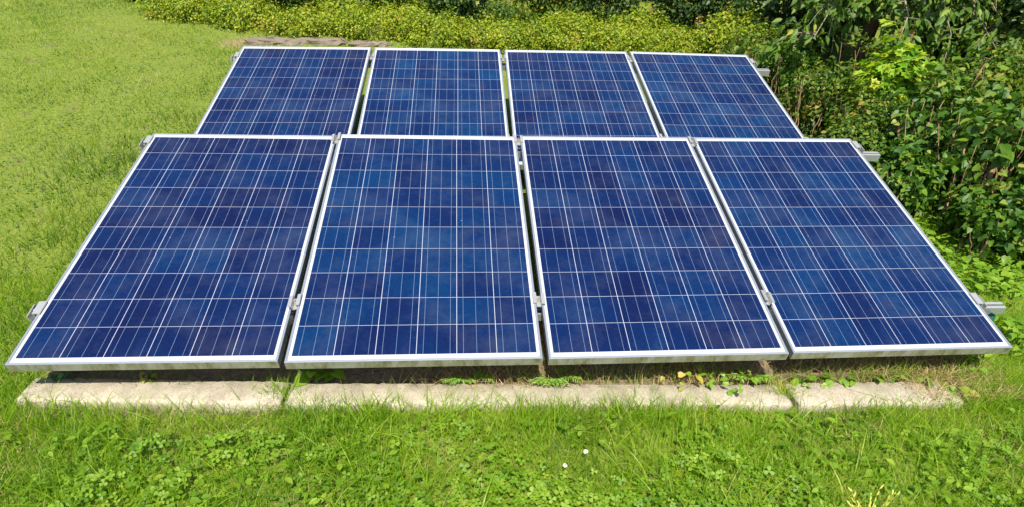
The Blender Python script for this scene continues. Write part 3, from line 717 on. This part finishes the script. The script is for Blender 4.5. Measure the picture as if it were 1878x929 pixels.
# white flowers
def flower(x, y, hgt, r, label, group, n=26, cat='flower', z=None, flat=False):
    z = float(G(x, y)) if z is None else z
    root = empty('white_flower', (x, y, z)); tag(root, label, cat, group)
    d = unit(n); d[:, 2] = np.abs(d[:, 2]) * (.3 if flat else 1)
    P = np.array([0, 0, hgt]) + d * r * (.35 if not flat else .7)
    v, f, t_ = spread(L_OVAL[0], L_OVAL[1], P, rot_from(d + np.array([0, -.2, .6]), d + unit(n) * .2), np.full(n, r * .75), rng.random(n))
    link('blossom', mesh('blossom', v, f, t_), M['petal'], root)
    m = MB(); m.tube([(0, 0, -.01), (.004, .002, hgt * .5), (0, 0, hgt)], [.0015, .0013, .0012], 5); link('stem', m.me('stem'), M['weed'], root)
flower(2.14, -.36, .055, .011, 'upper of two white clover flowers in the foreground grass', 'white clover flowers in the foreground')
flower(2.055, -.42, .05, .010, 'lower of two white clover flowers in the foreground grass', 'white clover flowers in the foreground')
flower(4.36, .20, .07, .017, 'flat white flower head in the grass right of the front row', 'white flowers in the grass', flat=True)
flower(-.48, .66, .06, .009, 'small white flower in the grass at the left edge', 'white flowers in the grass')

# ---------------------------------------------------------------- rocks behind the rear row
def rock(x, y, sx, sy, sz, label, seed):
    r_ = np.random.default_rng(seed); nu, nv = 26, 12; V = []
    for j in range(nv + 1):
        for i in range(nu):
            a = 2 * math.pi * i / nu; b = math.pi * (j / nv - .5)
            p = np.array([math.cos(a) * math.cos(b), math.sin(a) * math.cos(b), math.sin(b)]); p = np.sign(p) * np.abs(p) ** .6
            k = 1 + .16 * math.sin(3 * a + seed) * math.cos(b) + .10 * math.sin(7 * a + 5 * b + seed) + r_.normal(0, .035)
            V.append(tuple(p * k * np.array([sx, sy, sz])))
    F = [(j * nu + i, j * nu + (i + 1) % nu, (j + 1) * nu + (i + 1) % nu, (j + 1) * nu + i) for j in range(nv) for i in range(nu)]
    me = bpy.data.meshes.new('rock'); me.from_pydata(V, [], F); me.update()
    o = link('rock', me, M['rock']); o.location = (x, y, float(G(x, y)) + sz * .05 - .02); tag(o, label, 'rock', 'flat rocks behind the rear row')
rock(-.22, 5.20, .26, .14, .055, 'flat brown rock behind the left corner of the rear row', 3)
rock(.26, 5.26, .28, .13, .05, 'long low brown rock behind the left rear panel', 5)
rock(.74, 5.24, .22, .12, .045, 'small grey rock behind the right part of the left rear panel', 8)

# ---------------------------------------------------------------- rear planting
ORD = ['first', 'second', 'third', 'fourth', 'fifth', 'sixth', 'seventh', 'eighth', 'ninth', 'tenth', 'eleventh', 'twelfth']
lows = [(-1.35, 6.15), (-.65, 5.9), (.05, 5.72), (.75, 5.66), (1.45, 5.52), (2.15, 5.46), (2.85, 5.5), (3.5, 5.42), (4.15, 5.4)]
for i, (x, y) in enumerate(lows):
    z = float(G(x, y)) + .06
    shrub('low_shrub', 'low yellow-green mounded shrub behind the rear row, %s from the left' % ORD[i], 'shrub', 'low yellow-green shrubs behind the panels',
          (x, y, z), (.50, .42, .17 + .05 * math.sin(i * 2.3)), 210, 58, .042, L_DIAM, .026, M['lime'], M['twig'], 8, .004, shell=.5, tb=(3, 3))
lows2 = [(-1.9, 6.9), (-1.35, 6.6), (.35, 6.2), (1.2, 6.3), (2.2, 6.15), (3.15, 6.25), (3.75, 6.0), (4.2, 6.3), (5.0, 6.3)]
for i, (x, y) in enumerate(lows2):
    z = float(G(x, y)) + .05
    shrub('flowering_shrub', 'olive green shrub between the low mounds and the dark bushes, %s from the left' % ORD[i], 'shrub', 'olive shrubs behind the low mounds',
          (x, y, z), (.46, .36, (.20, .10, .18, .09, .19, .10, .20, .10, .2)[i]), 190, 50, .05, L_DIAM, .032, M['lime'] if i % 3 != 1 else M['small'], M['twig'], 8, .005, shell=.5, tb=(1.6, 2.4))
darks = [(-2.9, 8.3, .55), (-2.1, 7.35, .45), (-1.0, 6.55, .42), (-.25, 6.25, .42), (.9, 6.5, .45), (1.7, 6.2, .36), (2.7, 6.4, .42), (3.45, 6.3, .40), (4.5, 6.1, .5)]
for i, (x, y, r) in enumerate(darks):
    z = float(G(x, y)) + .45
    mt = ('small', 'small', 'blue', 'dark', 'small', 'dark', 'small', 'dark', 'dark')[i]
    shrub('dark_bush', 'tall %s bush at the top of the view, %s from the left' % ('bluish green' if mt == 'blue' else 'dark green', ORD[i]), 'bush', 'dark bushes behind the shrubs',
          (x, y, z), (r, .38, .60), 190, 42, .055, L_DIAM if mt != 'blue' else L_LANCE, .045, M[mt], M['bark'], 9, .010, shell=.45)
for i in range(9):   # a second, denser line further back closes the view
    x = -4.2 + i * 1.25; y = 8.9 + .3 * math.sin(i) - .12 * i + max(0, -x - 2) * 1.0; z = float(G(x, y)) + .6
    shrub('far_bush', 'dark bush in the line furthest behind, %s from the left' % ORD[i], 'bush', 'bushes in the furthest line', (x, y, z), (.85, .6, .9), 200, 40, .09, L_DIAM, .07, M['dark'], M['bark'], 8, .012, shell=.4)
wf = [(-.30, 6.3, .34), (-.62, 6.05, .34), (1.62, 6.2, .36), (1.70, 6.22, .35), (3.02, 6.2, .36), (3.1, 6.22, .35), (-.42, 6.3, .36)]
for i, (x, y, hh) in enumerate(wf):
    flower(x, y, hh, .026, 'white blossom standing above the low shrubs, %s from the left' % ORD[[1, 0, 3, 4, 5, 6, 2][i]], 'white blossoms in the rear shrubs', n=14)
rs = [(-.75, 6.05), (.55, 6.2), (1.25, 6.2), (1.42, 6.25), (2.3, 6.2), (2.85, 6.2), (3.95, 6.0), (4.45, 5.7), (4.7, 5.3)]
for i, (x, y) in enumerate(rs):
    z = float(G(x, y)); root = empty('rusty_weed', (x, y, z)); tag(root, 'rusty pink seed head above the shrubs, %s from the left' % ORD[i], 'weed', 'rusty seed heads in the rear shrubs')
    hh = .38 if i < 6 else .30; n = 60; P = np.stack([rng.normal(0, .022, n), rng.normal(0, .022, n), hh - rng.random(n) * .12], -1)
    v, f, t_ = foliage(P, unit(n), L_DIAM, .02, .8, .3, 0); link('seed_head', mesh('seed_head', v, f, t_), M['rust'], root)
    m = MB(); m.tube([(0, 0, -.01), (.01, 0, hh * .6), (0, 0, hh)], [.003, .0025, .0015], 5); link('stem', m.me('stem'), M['stem'], root)

# ---------------------------------------------------------------- right hedge
# (x, y, rx, ry, height, leaf, size, material, stems, label)
hed = [
 (5.42, 1.00, .40, .32, .82, 'H', 'heart-leaved hedge shrub at the right edge, nearest to the camera'),
 (5.05, 1.52, .38, .30, .78, 'H', 'heart-leaved hedge shrub with bare pale stems, second from the front'),
 (5.62, 1.75, .46, .38, .90, 'H', 'heart-leaved hedge shrub behind the bare stems at the right edge'),
 (4.92, 2.02, .34, .30, .68, 'M', 'mixed-leaf hedge shrub level with the protruding rail of the front row'),
 (5.45, 2.40, .44, .38, .82, 'S', 'small-leaved hedge shrub behind the heart-leaved ones'),
 (4.78, 2.52, .30, .30, .52, 'S', 'small-leaved hedge shrub right of the gap between the two panel rows'),
 (4.66, 3.10, .30, .30, .50, 'S', 'brown-stemmed hedge shrub beside the last rear panel'),
 (5.30, 3.15, .42, .38, .70, 'S', 'small-leaved hedge shrub behind the light green maple'),
 (4.62, 3.75, .32, .34, .46, 'M', 'mixed-leaf hedge shrub beside the top right corner of the rear row'),
 (4.62, 4.40, .36, .36, .46, 'S', 'olive hedge shrub beyond the protruding rear rail'),
 (4.86, 1.18, .24, .22, .36, 'M', 'low leafy shrub at the foot of the bare-stemmed hedge shrub'),
 (4.52, 1.66, .20, .24, .38, 'M', 'low leafy hedge shrub reaching the right side of the front row'),
 (4.46, 2.20, .18, .26, .36, 'S', 'low small-leaved shrub between the protruding rail and the rear row'),
 (4.65, 5.10, .40, .38, .40, 'L', 'yellow-green shrub at the right end of the low mounds'),
]
for i, (x, y, rx, ry, hh, kd, lab) in enumerate(hed):
    g = float(G(x, y)); c = (x, y, g + hh * .52)
    if kd == 'H':
        shrub('hedge_shrub', lab, 'hedge shrub', 'shrubs of the hedge on the right', c, (rx, ry, hh * .52), 115, 15, .050, L_HEART, .050, M['heart'], M['redstem'], 46, .008, shell=.55, up=.45, droop=.6, jit=.75)
    elif kd == 'M':
        shrub('hedge_shrub', lab, 'hedge shrub', 'shrubs of the hedge on the right', c, (rx, ry, hh * .52), 130, 17, .045, L_HEART, .040, M['heart'], M['redstem'], 36, .007, shell=.5, up=.5, droop=.5, jit=.8)
    elif kd == 'S':
        shrub('hedge_shrub', lab, 'hedge shrub', 'shrubs of the hedge on the right', c, (rx, ry, hh * .52), 165, 26, .042, L_OVAL, .034, M['small'], M['redstem'], 44, .006, shell=.5)
    else:
        shrub('hedge_shrub', lab, 'hedge shrub', 'shrubs of the hedge on the right', c, (rx, ry, hh * .52), 240, 50, .045, L_DIAM, .034, M['lime'], M['twig'], 10, .005, shell=.5)
# dark undergrowth closing the hedge
und = [(6.5, 1.2), (6.6, 2.2), (6.6, 3.2), (6.7, 4.0), (5.3, 5.2), (6.0, 5.9), (6.9, 4.6), (7.4, 3.4), (7.8, 5.4), (6.8, 6.6), (8.6, 4.4), (8.0, 7.2)]
for i, (x, y) in enumerate(und):
    g = float(G(x, y)); hh = .55 if i < 4 else .7
    shrub('undergrowth_bush', 'shaded dark bush behind the right hedge, %s counting from the front' % ORD[i], 'bush', 'dark bushes behind the right hedge',
          (x, y, g + hh), (.62, .55, hh), 190, 26, .08, L_OVAL, .06, M['dark'], M['bark'], 12, .012, shell=.45)
# maple sapling
shrub('maple_sapling', 'bright light green maple sapling standing out of the hedge', 'sapling', None, (4.90, 2.62, float(G(4.9, 2.62)) + .50), (.24, .20, .30), 46, 10, .055, L_MAPLE, .08, M['maple'], M['stem'], 5, .008, shell=.3, up=.7, droop=.25, jit=.45, crown_name='crown', trunkname='trunk')
shrub('maple_seedling', 'small light green maple seedling low in the hedge below the sapling', 'sapling', None, (4.62, 2.50, float(G(4.62, 2.5)) + .18), (.13, .12, .15), 14, 7, .04, L_MAPLE, .06, M['maple'], M['stem'], 3, .005, shell=.3, up=.7, droop=.2, jit=.4, crown_name='crown', trunkname='trunk')

# ivy and weed cover at the foot of the hedge
def keepI(x, y): return (x > hedge_x(y) - .10 + .12 * field(x, y, .9, 61)) & (x < hedge_x(y) + 1.3)
x, y = pts(15000, 4.2, 7.2, .3, 5.3, keepI)
v1 = foliage(P3(x, y, .01) + np.stack([x * 0, x * 0, rng.uniform(0, .07, len(x))], -1), np.tile([-.2, -.3, .8], (len(x), 1)), L_HEART, .036, .5, .6, .2)
tag(link('ivy_cover', mesh('ivy_cover', *v1), M['ivy']), 'dark ivy leaves covering the ground at the foot of the hedge', 'ivy', kind='stuff')
def keepW(x, y): return (x > 4.05) & (x < hedge_x(y) + .22) & (y > .05) & (field(x, y, 1.3, 63) + 1.5 * sstep(.5, 0, np.abs(x - hedge_x(y) + .15)) > .35)
x, y = pts(9500, 4.05, 6.3, .05, 2.7, keepW)
v1 = foliage(P3(x, y, .015) + np.stack([x * 0, x * 0, rng.uniform(0, .07, len(x))], -1), np.tile([-.1, -.2, .8], (len(x), 1)), L_OVAL, .045, .5, .7, .1)
tag(link('broadleaf_cover', mesh('broadleaf_cover', *v1), M['weed']), 'bright green broad-leaved weeds between the grass and the hedge', 'ground cover', kind='stuff')

# ---------------------------------------------------------------- trees at the upper right
def tree(name, label, base, top, r0, limbs, group=None, leafm='cherry', size=.085, per=26, csz=.10, leaf=L_CHERRY):
    g = float(G(base[0], base[1])); root = empty(name, (base[0], base[1], g)); tag(root, label, 'tree', group)
    O = Vector((base[0], base[1], g)); m = MB(); top = Vector(top) - O
    n = 8; tr = [Vector((0, 0, -.05)).lerp(top, i / n) + Vector((random.gauss(0, .02), random.gauss(0, .02), 0)) * (1 if i else 0) for i in range(n + 1)]
    m.tube(tr, [r0 * (1.25 if i == 0 else 1) * (1 - .45 * i / n) for i in range(n + 1)], 10)
    link('trunk', m.me('trunk', True), M['bark'], root)
    lm = MB(); P = []; O_ = []; HD = []
    for (u, end, rr, droop) in limbs:
        s_ = tr[min(n, int(u * n))]; e = Vector(end) - O; k = 9; path = []
        side = Vector((random.gauss(0, 1), random.gauss(0, 1), 0)) * .06
        for i in range(k + 1):
            w_ = i / k; q = s_.lerp(e, w_) + Vector((0, 0, droop * math.sin(math.pi * w_))) + side * math.sin(w_ * 5) + Vector((random.gauss(0, .015), random.gauss(0, .015), random.gauss(0, .012)))
            path.append(q)
        lm.tube(path, [rr * (1 - .82 * i / k) for i in range(k + 1)], 6)
        for i in range(2, k + 1):       # side twigs with rows of hanging leaves
            for _ in range(3):
                dv = Vector((random.gauss(0, 1), random.gauss(0, 1), random.gauss(-.25, .5))).normalized(); ln = random.uniform(.18, .42)
                a = path[i] - (path[i] - path[i - 1]) * random.random(); tw = [a, a + dv * ln * .5 + Vector((0, 0, .02)), a + dv * ln + Vector((0, 0, -.09))]
                lm.tube(tw, [.005, .0035, .002], 4)
                for j in range(per):
                    w_ = random.uniform(.1, 1.05); p = (tw[0].lerp(tw[1], w_ * 2) if w_ < .5 else tw[1].lerp(tw[2], w_ * 2 - 1)); p = p + Vector((random.gauss(0, .025), random.gauss(0, .025), random.gauss(0, .02)))
                    P.append(p); s2 = random.choice((-1, 1)); sd_ = dv.cross(Vector((0, 0, 1))); HD.append(tuple(dv * .6 + sd_ * s2 * .8 + Vector((0, 0, -1.05)))); O_.append(tuple(Vector((random.gauss(0, .5), -.5 + random.gauss(0, .5), .55)) ))
    link('branches', lm.me('branches', True), M['twig'], root)
    P = np.array([tuple(p) for p in P]); HD = np.array(HD) + unit(len(P)) * .35; N_ = np.array(O_)
    tt = np.clip(rng.beta(2, 2.2, len(P)) + rng.normal(0, .05, len(P)), 0, 1)
    v, f, t_ = spread(leaf[0], leaf[1], P, rot_from(N_, HD), size * rng.uniform(.65, 1.2, len(P)), tt)
    link('crown', mesh('crown', v, f, t_), M[leafm], root)
    return root
hi1 = [(.9, (4.7, 2.9, 1.75), .02, .3), (.95, (5.3, 2.6, 1.9), .02, .3), (1, (5.8, 2.5, 2.1), .02, .3), (.9, (6.3, 2.8, 1.8), .02, .3), (1, (5.0, 3.6, 2.1), .02, .3), (1, (6.9, 4.0, 2.3), .02, .3), (.95, (4.8, 4.3, 1.8), .02, .3), (1, (5.7, 3.4, 2.5), .02, .3), (1, (6.5, 5.2, 2.4), .02, .3)]
hi2 = [(.9, (6.3, 1.9, 1.8), .02, .3), (1, (6.9, 1.7, 2.0), .02, .3), (.9, (7.4, 1.9, 1.7), .02, .3), (1, (6.4, 2.8, 2.3), .02, .3), (1, (8.0, 3.0, 2.3), .02, .3), (1, (7.1, 4.3, 2.4), .02, .3), (.95, (6.0, 2.6, 1.7), .02, .3)]
tree('cherry_tree', 'cherry tree with drooping leafy branches, its brown trunk beyond the maple sapling', (5.8, 4.5), (5.9, 4.6, 2.6), .075, [
    (.5, (4.62, 3.45, .92), .020, .24), (.5, (5.05, 3.0, .98), .022, .24), (.6, (5.45, 2.85, 1.02), .024, .25), (.5, (5.75, 2.75, .92), .022, .25), (.55, (6.2, 3.0, .98), .022, .25), (.7, (5.0, 3.7, 1.12), .022, .25),
    (.5, (4.75, 4.1, .92), .02, .22), (.7, (6.6, 3.4, 1.1), .02, .3), (.6, (5.3, 3.5, 1.12), .02, .25), (.75, (5.7, 3.3, 1.2), .02, .3)] + hi1, 'cherry trees at the upper right', per=21, size=.088)
tree('cherry_tree', 'cherry tree with a thick low branch at the right edge behind the hedge', (7.2, 3.3), (7.1, 3.4, 2.6), .085, [
    (.5, (6.0, 2.35, .96), .032, .10), (.55, (6.5, 2.1, .98), .026, .22), (.45, (5.8, 2.9, .82), .032, .06), (.6, (6.9, 2.2, 1.02), .022, .25), (.55, (6.2, 2.0, 1.06), .022, .25), (.6, (7.3, 2.4, 1.05), .022, .25), (.6, (5.9, 2.2, 1.15), .02, .2)] + hi2, 'cherry trees at the upper right', per=21, size=.088)
